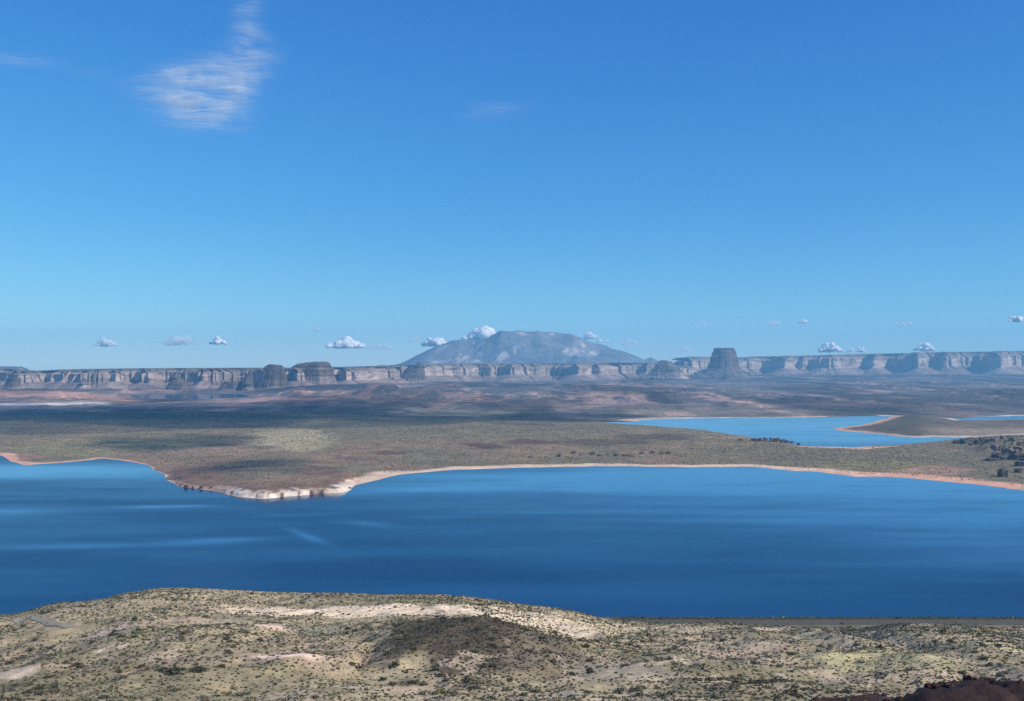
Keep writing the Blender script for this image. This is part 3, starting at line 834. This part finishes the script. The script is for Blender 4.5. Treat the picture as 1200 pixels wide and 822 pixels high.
for i in ind:
    k = kn[kind[i]]
    o = bpy.data.objects.new('shrub', PROTO[k][i % 3]); COL.objects.link(o)
    s = float(rad[i] * 1.1)
    o.location = (px[i], py[i], pz[i] - .05)
    o.rotation_euler = (0, 0, float(rng.uniform(0, 6.28))); o.scale = (s * float(rng.uniform(.85, 1.2)), s * float(rng.uniform(.85, 1.2)), s)
    lab = KINDS[k][2] + ' ' + shrub_place(pu[i], pv[i])
    tag(o, lab, 'shrub', KINDS[k][2] + 's ' + shrub_place(pu[i], pv[i]))


def merged(name, x, y, z, r, colr, nleaf, seeds, mat, tall=.7, leaf=.3):
    Vs, Fs, Cs, base = [], [], [], 0
    for q in range(seeds):
        m = np.arange(len(x)) % seeds == q
        V, f = clump(nleaf, 300 + q, 1, tall, leaf)
        th = rng.uniform(0, 6.28, m.sum())
        c, s = np.cos(th)[:, None], np.sin(th)[:, None]
        W = np.stack([(V[None, :, 0] * c - V[None, :, 1] * s) * r[m][:, None] + x[m][:, None], (V[None, :, 0] * s + V[None, :, 1] * c) * r[m][:, None] + y[m][:, None], V[None, :, 2] * r[m][:, None] + z[m][:, None]], -1)
        nv = len(V)
        F_ = f[None] + (np.arange(m.sum()) * nv)[:, None, None] + base
        Vs.append(W.reshape(-1, 3)); Fs.append(F_.reshape(-1, 4)); Cs.append(np.repeat(colr[m], nv, 0))
        base += m.sum() * nv
    return mesh_obj(name, np.concatenate(Vs), np.concatenate(Fs), mat, False, np.concatenate(Cs), 'stuff')


kc = np.array([KINDS[k][0] for k in kn])
cr = kc[kind[rest]] * rng.uniform(.75, 1.3, (len(rest), 1))
merged('desert_scrub', px[rest], py[rest], pz[rest] - .05, rad[rest], cr, 26, 6, M_SCRUB, .7, .34)
print('shrubs', n)

# thickets that stand out
for (u, v, w, lab) in [(200, 798, 5.0, 'wide dark green thicket in the dip above the bottom edge'), (133, 761, 2.6, 'small dark thicket at the foot of the grey bare mound'), (232, 799, 3.2, 'dark thicket right beside the widest thicket'),
                       (518, 812, 3.0, 'olive yellow-green bush at the foot of the dark knoll'), (1196, 806, 2.6, None), (54, 727, 3.5, 'dark bush beside the left bend of the road'), (890, 806, 3.2, 'dark green thicket close above the left end of the red rock spur')]:
    if lab is None: continue
    x, y = uv_ground(u, v)
    V, f = clump(420, int(u), 1, .55, .13)
    o = mesh_obj('thicket', V, f, MK['dark'] if 'olive' not in lab else plain_mat('olive_leaves', (.13, .14, .04), .4, 6), False)
    o.location = (x, y, float(ground_z([x], [y])[0]) - .1); o.scale = (w, w * .7, w * .62)
    tag(o, lab, 'thicket')

# low scrub on the peninsula: far too many to count
N = 150000
ux = rng.uniform(-60, 1260, N); dy = np.sqrt(rng.uniform(1500 ** 2, 4000 ** 2, N))
x = dy * (ux - U0) / F
s, _ = signed_dist(x, dy, pen_poly)
zz, ledge, bl = pen_height(x, dy, ux, s)
vv = HZ + EYE * F / dy
de = .55 + .3 * fbm(x / 120, dy / 160, 950) - .8 * (1 - sm(14, 45, s)) - .55 * ledge * (1 - sm(20, 60, s)) + .3 * np.exp(-((ux - 950) / 160) ** 2 - ((vv - 533) / 14) ** 2)
ok = (s > 12) & (rng.uniform(0, 1, N) < de)
x, dy, zz, ux, vv = (a[ok] for a in (x, dy, zz, ux, vv))
r = rng.uniform(.7, 1.5, len(x)) * (1 + .3 * rng.uniform(0, 1, len(x)) ** 6)
cr = np.array([(.075, .085, .052), (.12, .12, .075), (.05, .058, .04)])[rng.integers(0, 3, len(x))]
merged('shore_scrub', x, dy, zz, r, cr, 4, 4, M_SCRUB, .9, .6)
print('pen scrub', len(x))


# ---------------------------------------------------------------- boulders and outcrops
def rock_mesh(name, seed, sx, sy, sz, colr, blocks=1):
    """cracked weathered block: a subdivided box pushed about, flat facets"""
    r = np.random.default_rng(seed)
    nu, nv = 18, 10
    th = np.linspace(0, 2 * math.pi, nu, endpoint=False)
    rows = []
    for j in range(nv):
        t = j / (nv - 1)
        prof = [1.04, 1.03, 1.0, .99, .97, 1.0, .97, .92, .74, .05][j]
        q = 1 / (np.abs(np.cos(th)) ** 2.8 + np.abs(np.sin(th)) ** 2.8) ** (1 / 2.8)
        rr = q * prof * (1 + .34 * fbm(np.cos(th) * 2.2 + seed, np.sin(th) * 2.2 + t * 1.0, seed, 4))
        z = [-.25, .0, .2, .38, .56, .72, .88, .96, .99, 1.0][j] + .34 * fbm(np.cos(th) * 1.7 * prof + seed * 2, np.sin(th) * 1.7 * prof, seed + 4, 3) * min(1, t * 3)
        rows.append(np.column_stack([np.cos(th) * rr * sx, np.sin(th) * rr * sy, z * sz]))
    V = np.concatenate(rows)
    i = np.arange(nv * nu).reshape(nv, nu); k = np.roll(i, -1, 1)
    f = np.stack([i[:-1], k[:-1], k[1:], i[1:]], -1).reshape(-1, 4)
    c = np.array(colr)[None] * r.uniform(.75, 1.25, (len(V), 1))
    return mesh_obj(name, V, f, M_BOULDER, False, c)


def pen_ground(u, v, zg=4):
    for _ in range(6):
        p = world(u, v, zg)
        s_, _i = signed_dist(np.array([p[0]]), np.array([p[1]]), pen_poly)
        zg = float(pen_height(np.array([p[0]]), np.array([p[1]]), np.array([float(u)]), s_)[0][0])
    return p[0], p[1], zg


DK, MD = (.075, .062, .055), (.14, .105, .085)
k = 0
for (u, v, w, h) in [(868, 516.5, 5, 4), (884, 516.8, 6, 6), (890.5, 517.4, 5, 7.5), (897, 517.2, 5, 8), (903.5, 518.0, 5, 8.5), (910, 518.2, 6, 8.5), (917, 519, 6, 9), (922.5, 519.6, 4, 7), (928, 520.3, 5, 6), (936, 522.0, 3.5, 6)]:
    x, y, z = pen_ground(u, v)
    o = rock_mesh('boulder', 1000 + k, w * 1.15, w * .9, h, DK); o.location = (x, y, z)
    lab = 'dark blocky boulder in the row along the near shore of the far lake'
    if u == 868: lab = 'low dark boulder apart at the left end of the row by the far lake'
    if u == 936: lab = 'small dark boulder alone at the right end of the row by the far lake'
    tag(o, lab, 'boulder', 'boulders in a row by the far lake'); k += 1
for (u, v, w, h, c) in [(1121, 519.5, 8, 7, DK), (1131, 520, 10, 12, DK), (1137, 518.5, 8, 11, DK), (1146, 521, 9, 10, DK), (1153, 519.5, 9, 13, DK), (1161, 521.5, 11, 12, DK), (1170, 524, 10, 13, MD), (1173, 530, 9, 11, DK), (1182, 524.5, 11, 13, MD), (1192, 526, 12, 14, MD), (1199, 522, 12, 15, DK),
                        (1163, 540, 10, 5, DK), (1172, 538, 14, 9, DK), (1183, 537, 13, 9, DK), (1195, 538, 15, 11, DK), (1197, 546, 9, 8, DK)]:
    up = v < 532
    lab = ('dark jagged rock in the upper tier of the bluff at the end of the beach' if up else 'dark heavy rock in the lower tier of the bluff at the end of the beach')
    if u == 1121: lab = 'small dark rock standing apart, leftmost of the bluff at the end of the beach'
    if u == 1197: lab = 'dark rock below the lower tier of the bluff, nearest its right-hand cliff'
    for e in range(1 if u in (1121, 1197) else 5):
        uu, vv_ = u + (e and float(rng.uniform(-7, 7))), v + (e and float(rng.uniform(-2.2, 2.2)))
        x, y, z = pen_ground(uu, vv_)
        q = 1 if not e else float(rng.uniform(.4, .8))
        o = rock_mesh('rock_outcrop', 1100 + 40 * e + k, w * q * 1.15, w * q * .9, h * q * 1.05, c if e not in (2, 4) else (.17, .135, .11)); o.location = (x, y, z - 1)
        o.rotation_euler = (0, 0, float(rng.uniform(-.5, .5)))
        l2 = lab if e not in (2, 4) else ('paler brown rock in the upper tier of the bluff at the end of the beach' if up else 'paler brown rock in the lower tier of the bluff at the end of the beach')
        tag(o, l2, 'rock outcrop', 'rocks of the bluff' + (' upper' if up else ' lower') + (' pale' if e in (2, 4) else ' dark')); k += 1
for (u, v, w, h, lab) in [(1175, 559, 7, 12, 'dark pointed boulder standing alone on the slope between bluff and beach'), (1193, 554, 6, 7, 'dark squat boulder right of the pointed one above the beach')]:
    x, y, z = pen_ground(u, v)
    o = rock_mesh('boulder', 1150 + k, w, w * .8, h, DK); o.location = (x, y, z - .5); tag(o, lab, 'boulder'); k += 1
# loose dark rocks along the ledges behind the long beach
for q, (u, v) in enumerate([(622, 536.5), (655, 535.5), (672, 532.5), (681, 533.5), (694, 533), (703, 534.5), (712, 533.5), (722, 534.5), (733, 535), (741, 535.2), (752, 532), (765, 529.5), (776, 530.5), (783, 530.2)]):
    x, y, z = pen_ground(u, v)
    o = rock_mesh('boulder', 1200 + q, rng.uniform(3.5, 6), 3.5, rng.uniform(3.2, 5.5), DK if q % 3 else MD); o.location = (x, y, z - .4)
    tag(o, 'dark ledge boulder among the scrub behind the long pale beach', 'boulder', 'boulders behind the long beach'); k += 1
# fractured blocks on the near red spur
for q in range(70):
    x = float(rng.uniform(60, 124)); y = float(rng.uniform(193, 210)); z = float(ground_z([x], [y])[0])
    w_ = float(.22 + .65 * rng.uniform(0, 1) ** 2)
    o = rock_mesh('boulder', 1400 + q, w_, w_ * .8, w_ * 1.1, (.05, .022, .019) if q % 3 else (.11, .06, .045)); o.location = (x, y, z - .2); o.rotation_euler = (0, 0, float(rng.uniform(0, 3)))
    tag(o, 'dark red fractured block lying on the near red rock spur', 'boulder', 'blocks on the red spur')
# blocks along the white point
for q, (u, v) in enumerate([(218, 571.8), (226, 572.5), (236, 573.2), (247, 574), (276, 577.5), (281, 579), (288, 580.5), (293, 581), (312, 583.5), (337, 580.3), (353, 577.5), (357, 578.2), (375, 575.5), (386, 575), (392, 575), (409, 573)]):
    x, y, z = world(u, v, .2)
    o = rock_mesh('boulder', 1300 + q, rng.uniform(1.4, 3.4), 2.2, rng.uniform(2.0, 4.8), (.06, .05, .045)); o.location = (x, y, 0)
    tag(o, 'dark shore block against the whitened ledge at the tip of the point', 'boulder', 'blocks at the tip of the point'); k += 1

# ---------------------------------------------------------------- clouds
def cloud_material(name, alpha, scale, lo=.35, hi=.62, c=.93):
    nt = NT(name); nt.n.remove(nt.bsdf)
    tc = nt.new('ShaderNodeTexCoord')
    a = nt.ramp(nt.noise(tc.outputs['Object'], scale, 5, .65), [(lo, 0.0), (hi, alpha)])
    d = nt.new('ShaderNodeBsdfDiffuse'); d.inputs[0].default_value = (.98, .98, .98, 1)
    t = nt.new('ShaderNodeBsdfTranslucent'); t.inputs[0].default_value = (.98, .98, .98, 1)
    m1 = nt.new('ShaderNodeMixShader'); m1.inputs[0].default_value = .38
    nt.link(d.outputs[0], m1.inputs[1]); nt.link(t.outputs[0], m1.inputs[2])
    tr = nt.new('ShaderNodeBsdfTransparent')
    m2 = nt.new('ShaderNodeMixShader'); nt.link(a, m2.inputs[0]); nt.link(tr.outputs[0], m2.inputs[1]); nt.link(m1.outputs[0], m2.inputs[2])
    nt.link(m2.outputs[0], nt.out.inputs[0])
    return nt.m


M_CL = cloud_material('cumulus', 1.0, .007, .22, .52)
M_CLF = cloud_material('faint_cumulus', .16, .008)
M_CLM = cloud_material('thin_cumulus', .30, .006, .3, .7)
M_CLS = cloud_material('broken_cumulus', .7, .006, .3, .65)


def puffs(name, cx, cy, cz, w, h, n_, seed, mat, depth=.6, flat=True, ico=None):
    """one cumulus: many billows heaped over a flat base"""
    r = np.random.default_rng(seed)
    nu, nv = 14, 9
    th = np.linspace(0, 2 * math.pi, nu, endpoint=False); el = np.linspace(-math.pi / 2, math.pi / 2, nv)
    T, E = np.meshgrid(th, el)
    unit = np.stack([np.cos(T) * np.cos(E), np.sin(T) * np.cos(E), np.sin(E)], -1).reshape(-1, 3)
    i = np.arange(nv * nu).reshape(nv, nu); k = np.roll(i, -1, 1)
    f = np.stack([i[:-1], k[:-1], k[1:], i[1:]], -1).reshape(-1, 4)
    Vs, Fs = [], []
    for q in range(n_):
        x = r.normal() * .30; x = np.clip(x, -.5, .5)
        yy = r.normal() * .25 * depth
        top = max(.15, 1 - (abs(x) / .55) ** 1.6) * r.uniform(.45, 1)
        s = r.uniform(.06, .21) * (1.15 - abs(x))
        zc = r.uniform(0, 1) * top
        V = unit * np.array([s * w, s * w * .9, s * w * .75])
        V *= (1 + .14 * fbm(unit[:, 0] * 1.5 + q, unit[:, 1] * 2 + unit[:, 2] * 1.7, seed + q, 3))[:, None]
        V += np.array([x * w, yy * w, zc * h * .7])
        if flat: V[:, 2] = np.where(V[:, 2] < -.12 * h, -.12 * h + (V[:, 2] + .12 * h) * .25, V[:, 2])
        Vs.append(V); Fs.append(f + q * len(unit))
    o = mesh_obj(name, np.concatenate(Vs), np.concatenate(Fs), mat)
    o.location = (cx, cy, cz)
    return o


def sky_cloud(u, v, w, h, D, n_, seed, mat, label):
    s = D / F
    n_ = int(n_ * 1.8)
    o = puffs('cloud', D * (u - U0) / F, D, EYE + D * (HZ - v - h * .32) / F, w * s, h * s, n_, seed, mat)
    return tag(o, label, 'cloud')


sky_cloud(566, 392.5, 42, 15, 30000, 40, 1, M_CL, 'bright white cumulus puff resting on the left shoulder of the mountain summit')
sky_cloud(510, 399.5, 27, 15, 30000, 26, 2, M_CL, 'white cumulus puff just left of the mountain, over its lower slope')
sky_cloud(487, 397, 22, 10, 31000, 10, 3, M_CLF, 'faint grey wisp of cloud left of the puff beside the mountain')
sky_cloud(405, 403, 36, 11, 32000, 26, 4, M_CL, 'flat-bottomed white cloud over the broad flat-topped mesa')
sky_cloud(444, 407, 34, 5, 33000, 10, 5, M_CLF, 'thin faint cloud streak trailing right of the flat-bottomed cloud')
sky_cloud(255, 399, 18, 12, 32000, 20, 6, M_CL, 'small bright cloud puff at the right end of a faint grey cloud')
sky_cloud(212, 399, 40, 13, 33000, 16, 7, M_CLM, 'wide faint grey-white cloud left of the small bright puff')
sky_cloud(124, 399.5, 21, 17, 32000, 22, 8, M_CLS, 'ragged upright white cloud, leftmost of those above the cliffs')
sky_cloud(691, 394, 22, 8, 31000, 16, 9, M_CLS, 'small broken white cloud above the right slope of the mountain')
sky_cloud(706, 399, 14, 7, 31500, 10, 10, M_CLS, 'little white cloud touching the right slope of the mountain')
sky_cloud(735, 401, 26, 8, 33000, 12, 11, M_CLF, 'faint grey cloud beyond the right foot of the mountain')
sky_cloud(800, 409, 22, 10, 34000, 12, 12, M_CLF, 'faint cloud low between the mountain and the rock tower')
sky_cloud(972, 406, 24, 16, 32000, 22, 13, M_CL, 'heaped white cloud just above the right-hand plateau rim')
sky_cloud(1008, 409.5, 11, 9, 32000, 14, 14, M_CL, 'small white puff low on the rim, right of the heaped cloud')
sky_cloud(993, 410.5, 14, 6, 32500, 9, 15, M_CLS, 'low shred of cloud between the heaped cloud and the small rim puff')
sky_cloud(1083, 406.5, 20, 12, 32000, 20, 16, M_CL, 'white cloud puff above the plateau rim, rightmost of those on the rim')
sky_cloud(942, 376, 10, 8, 33000, 13, 17, M_CLS, 'tiny white puff high above the heaped rim cloud')
sky_cloud(1191, 374, 18, 8, 33000, 18, 18, M_CL, 'white cloud cut by the picture edge high above the plateau')
sky_cloud(370, 386, 16, 5, 34000, 8, 19, M_CLF, 'tiny faint cloud high above the broad flat-topped mesa')
sky_cloud(824, 379, 20, 5, 34000, 8, 20, M_CLF, 'tiny faint cloud smudge high above the rock tower')
sky_cloud(905, 379, 24, 4, 34000, 8, 21, M_CLF, 'thin faint cloud smudge left of the tiny white puff')
sky_cloud(1060, 380, 30, 4, 34000, 8, 22, M_CLF, 'thin faint cloud streak high over the right-hand plateau')


# fair-weather clouds overhead, outside the picture, that shade parts of the peninsula
def overhead(tu, tv, w, l, seed, mat, lab):
    t = world(tu, tv, 10)
    c = t + SUN * (2600 / SUN[2])
    r = np.random.default_rng(seed)
    o = puffs('cloud', c[0], c[1], c[2], w, 160, 26, seed, mat, depth=l / w * 2.0)
    return tag(o, lab, 'cloud')


M_CLO = cloud_material('shading_cumulus', .30, .006, .25, .7)
overhead(190, 489, 3000, 900, 31, cloud_material('wide_cumulus', .40, .004, .25, .7), 'broad cloud overhead, outside the picture, shading the far end of the peninsula')
overhead(570, 489, 900, 420, 32, M_CLO, 'long cloud overhead, outside the picture, shading the middle of the peninsula')
overhead(330, 545, 270, 190, 33, M_CLO, 'small cloud overhead, outside the picture, shading the ground behind the point')
overhead(215, 519, 420, 200, 34, M_CLO, 'ragged cloud overhead, outside the picture, shading the near left of the peninsula')


def cirrus(name, blobs, alt, thick, alpha, seed, stretch, label, scale=.0011, lo=.38, hi=.75, gain=.8):
    """thin sheet of ice cloud at altitude, denser where the blobs (bearing, row, half widths, tilt, amount) say; streaks run across"""
    b = np.array(blobs, float)
    us = np.linspace((b[:, 0] - 2.2 * b[:, 2]).min(), (b[:, 0] + 2.2 * b[:, 2]).max(), 150)
    vs = np.linspace((b[:, 1] - 2.2 * b[:, 3]).min(), (b[:, 1] + 2.2 * b[:, 3]).max(), 150)
    u, v = np.meshgrid(us, vs)
    y = (alt - EYE) * F / (HZ - v); x = y * (u - U0) / F
    e = np.zeros_like(u)
    for (cu, cv, su, sv, tl, am) in b:
        e = e + am * np.exp(-((u - cu) / su) ** 2 - ((v - cv - tl * (u - cu)) / sv) ** 2)
    e = np.minimum(e, 1.1) * (1 + .25 * fbm(x / 2500, y / 2500, seed))
    c0 = np.array([x.mean(), y.mean()])
    z = 60 * fbm(x / 900, y / 900, seed)
    Vt = np.stack([x - c0[0], y - c0[1], z + thick], -1).reshape(-1, 3); Vb = Vt.copy(); Vb[:, 2] -= thick
    f = grid_faces(*x.shape); f = f[(e > .09).ravel()[f].all(1)]
    V = np.concatenate([Vt, Vb]); fa = np.concatenate([f, f[:, ::-1] + len(Vt)])
    e = np.concatenate([e.ravel()] * 2)
    V, fa, e = compact(V, fa, e)
    nt = NT(name + '_ice'); nt.n.remove(nt.bsdf)
    tc = nt.new('ShaderNodeTexCoord'); at = nt.new('ShaderNodeAttribute', attribute_name='tint')
    warp = nt.new('ShaderNodeTexNoise'); warp.inputs['Scale'].default_value = scale * .3; warp.inputs['Detail'].default_value = 2
    nt.link(tc.outputs['Object'], warp.inputs['Vector'])
    vm = nt.new('ShaderNodeVectorMath', operation='MULTIPLY_ADD'); vm.inputs[1].default_value = (1300, 1300, 0)
    nt.link(warp.outputs['Color'], vm.inputs[0]); nt.link(tc.outputs['Object'], vm.inputs[2])
    nz = nt.noise(vm.outputs[0], scale, 7, .68, stretch)
    nz2 = nt.noise(tc.outputs['Object'], scale * .5, 4, .6)
    streak = nt.ramp(nt.math('ADD', nz, nt.math('MULTIPLY', nt.math('SUBTRACT', at.outputs['Fac'], .6), gain * .2)), [(lo, .06), (hi, 1.0)])
    body = nt.ramp(nz2, [(.36, .25), (.62, 1.0)])
    a = nt.math('MULTIPLY', nt.math('MULTIPLY', streak, body), nt.math('MULTIPLY', nt.ramp(at.outputs['Fac'], [(.10, 0.0), (1.0, 1.0)]), alpha))
    t = nt.new('ShaderNodeBsdfTranslucent'); t.inputs[0].default_value = (.82, .93, 1.0, 1)
    d = nt.new('ShaderNodeBsdfDiffuse'); d.inputs[0].default_value = (.82, .93, 1.0, 1)
    m1 = nt.new('ShaderNodeMixShader'); nt.link(t.outputs[0], m1.inputs[1]); nt.link(d.outputs[0], m1.inputs[2])
    tr = nt.new('ShaderNodeBsdfTransparent')
    m2 = nt.new('ShaderNodeMixShader'); nt.link(a, m2.inputs[0]); nt.link(tr.outputs[0], m2.inputs[1]); nt.link(m1.outputs[0], m2.inputs[2])
    nt.link(m2.outputs[0], nt.out.inputs[0])
    o = mesh_obj('cirrus_cloud', V, fa, nt.m, True, np.repeat(e[:, None], 3, 1))
    o.location = (c0[0], c0[1], alt)
    return tag(o, label, 'cirrus cloud')


cirrus('plume', [(240, 90, 68, 24, -.17, .85), (292, 66, 32, 16, -.1, .55), (232, 124, 54, 26, 0, .72), (264, 112, 36, 30, 0, .5), (288, 22, 20, 46, 0, .38), (296, -22, 22, 40, 0, .36), (245, 148, 46, 9, 0, .4), (190, 96, 44, 12, -.1, .5)], 7000, 90, .82, 77, (.75, 1.9, 1),
       'bright feathery white cirrus plume high in the upper part of the sky', .0010, .42, .70, .5)
cirrus('wisp', [(10, 72, 70, 9, .05, .6), (100, 86, 60, 7, .12, .45)], 7000, 90, .30, 78, (.6, 2.6, 1), 'very faint cirrus streak running in from the edge beside the bright plume', .0012, .40, .62)
cirrus('veil', [(580, 134, 44, 11, 0, .8)], 7000, 90, .28, 79, (.6, 2, 1), 'small faint cirrus veil alone in the blue above the mountain', .0012, .40, .62)

# ---------------------------------------------------------------- haze
nt = NT('haze_air'); nt.n.remove(nt.bsdf)
pv_ = nt.new('ShaderNodeVolumePrincipled')
pv_.inputs['Color'].default_value = (.25, .64, 1.0, 1)
pv_.inputs['Density'].default_value = 4.8e-5
pv_.inputs['Anisotropy'].default_value = .0
nt.link(pv_.outputs[0], nt.out.inputs['Volume'])
hx, y0, y1, z0, z1 = 21000.0, -1000.0, 18700.0, -9.0, 760.0
hv = [(sx, sy, sz) for sz in (z0, z1) for sy in (y0, y1) for sx in (-hx, hx)]
mesh_obj('haze', hv, np.array([[0, 2, 3, 1], [4, 5, 7, 6], [0, 1, 5, 4], [2, 6, 7, 3], [0, 4, 6, 2], [1, 3, 7, 5]]), nt.m, False, kind='stuff')

# ---------------------------------------------------------------- sun, sky, camera
w = bpy.data.worlds.new('World'); SC.world = w; w.use_nodes = True
wn = w.node_tree
sk = wn.nodes.new('ShaderNodeTexSky'); sk.sky_type = 'NISHITA'; sk.sun_disc = False
sk.sun_elevation = SUN_EL; sk.sun_rotation = SUN_AZ; sk.altitude = 1300; sk.air_density = 1.0; sk.dust_density = 0; sk.ozone_density = 6.0
# slide film rendering of the sky: deeper, bluer overhead
sp_ = wn.nodes.new('ShaderNodeSeparateColor'); cb_ = wn.nodes.new('ShaderNodeCombineColor')
wn.links.new(sk.outputs[0], sp_.inputs[0])
for ch, (k_, p_) in enumerate([(.325, 1.32), (.90, .93), (2.3, .54)]):
    a_ = wn.nodes.new('ShaderNodeMath'); a_.operation = 'POWER'; a_.inputs[1].default_value = p_
    b_ = wn.nodes.new('ShaderNodeMath'); b_.operation = 'MULTIPLY'; b_.inputs[1].default_value = k_
    wn.links.new(sp_.outputs[ch], a_.inputs[0]); wn.links.new(a_.outputs[0], b_.inputs[0]); wn.links.new(b_.outputs[0], cb_.inputs[ch])
wn.links.new(cb_.outputs[0], wn.nodes['Background'].inputs[0])
wn.nodes['Background'].inputs[1].default_value = .11

sl = bpy.data.lights.new('sun', 'SUN'); sl.energy = 5.0; sl.angle = math.radians(.53); sl.color = (1, .90, .74)
so = bpy.data.objects.new('sun', sl); COL.objects.link(so)
so.rotation_euler = Vector(SUN).to_track_quat('Z', 'Y').to_euler(); so.location = (300, 0, 500)

cam = bpy.data.cameras.new('camera'); co = bpy.data.objects.new('camera', cam); COL.objects.link(co)
cam.sensor_width = 36; cam.lens = 36 * F / 1200; cam.shift_y = (HZ - 411) / 1200
cam.clip_start = 1; cam.clip_end = 150000
co.location = (0, 0, EYE); co.rotation_euler = (math.pi / 2, 0, 0)
SC.camera = co

SC.view_settings.view_transform = 'Standard'; SC.view_settings.look = 'None'; SC.view_settings.exposure = .25; SC.view_settings.gamma = 1
SC.view_settings.use_curve_mapping = False
SC.render.engine = 'CYCLES'
SC.cycles.use_denoising = False
SC.cycles.volume_bounces = 1
SC.cycles.max_bounces = 8; SC.cycles.transparent_max_bounces = 64
SC.cycles.sample_clamp_indirect = 4
SC.cycles.use_adaptive_sampling = False
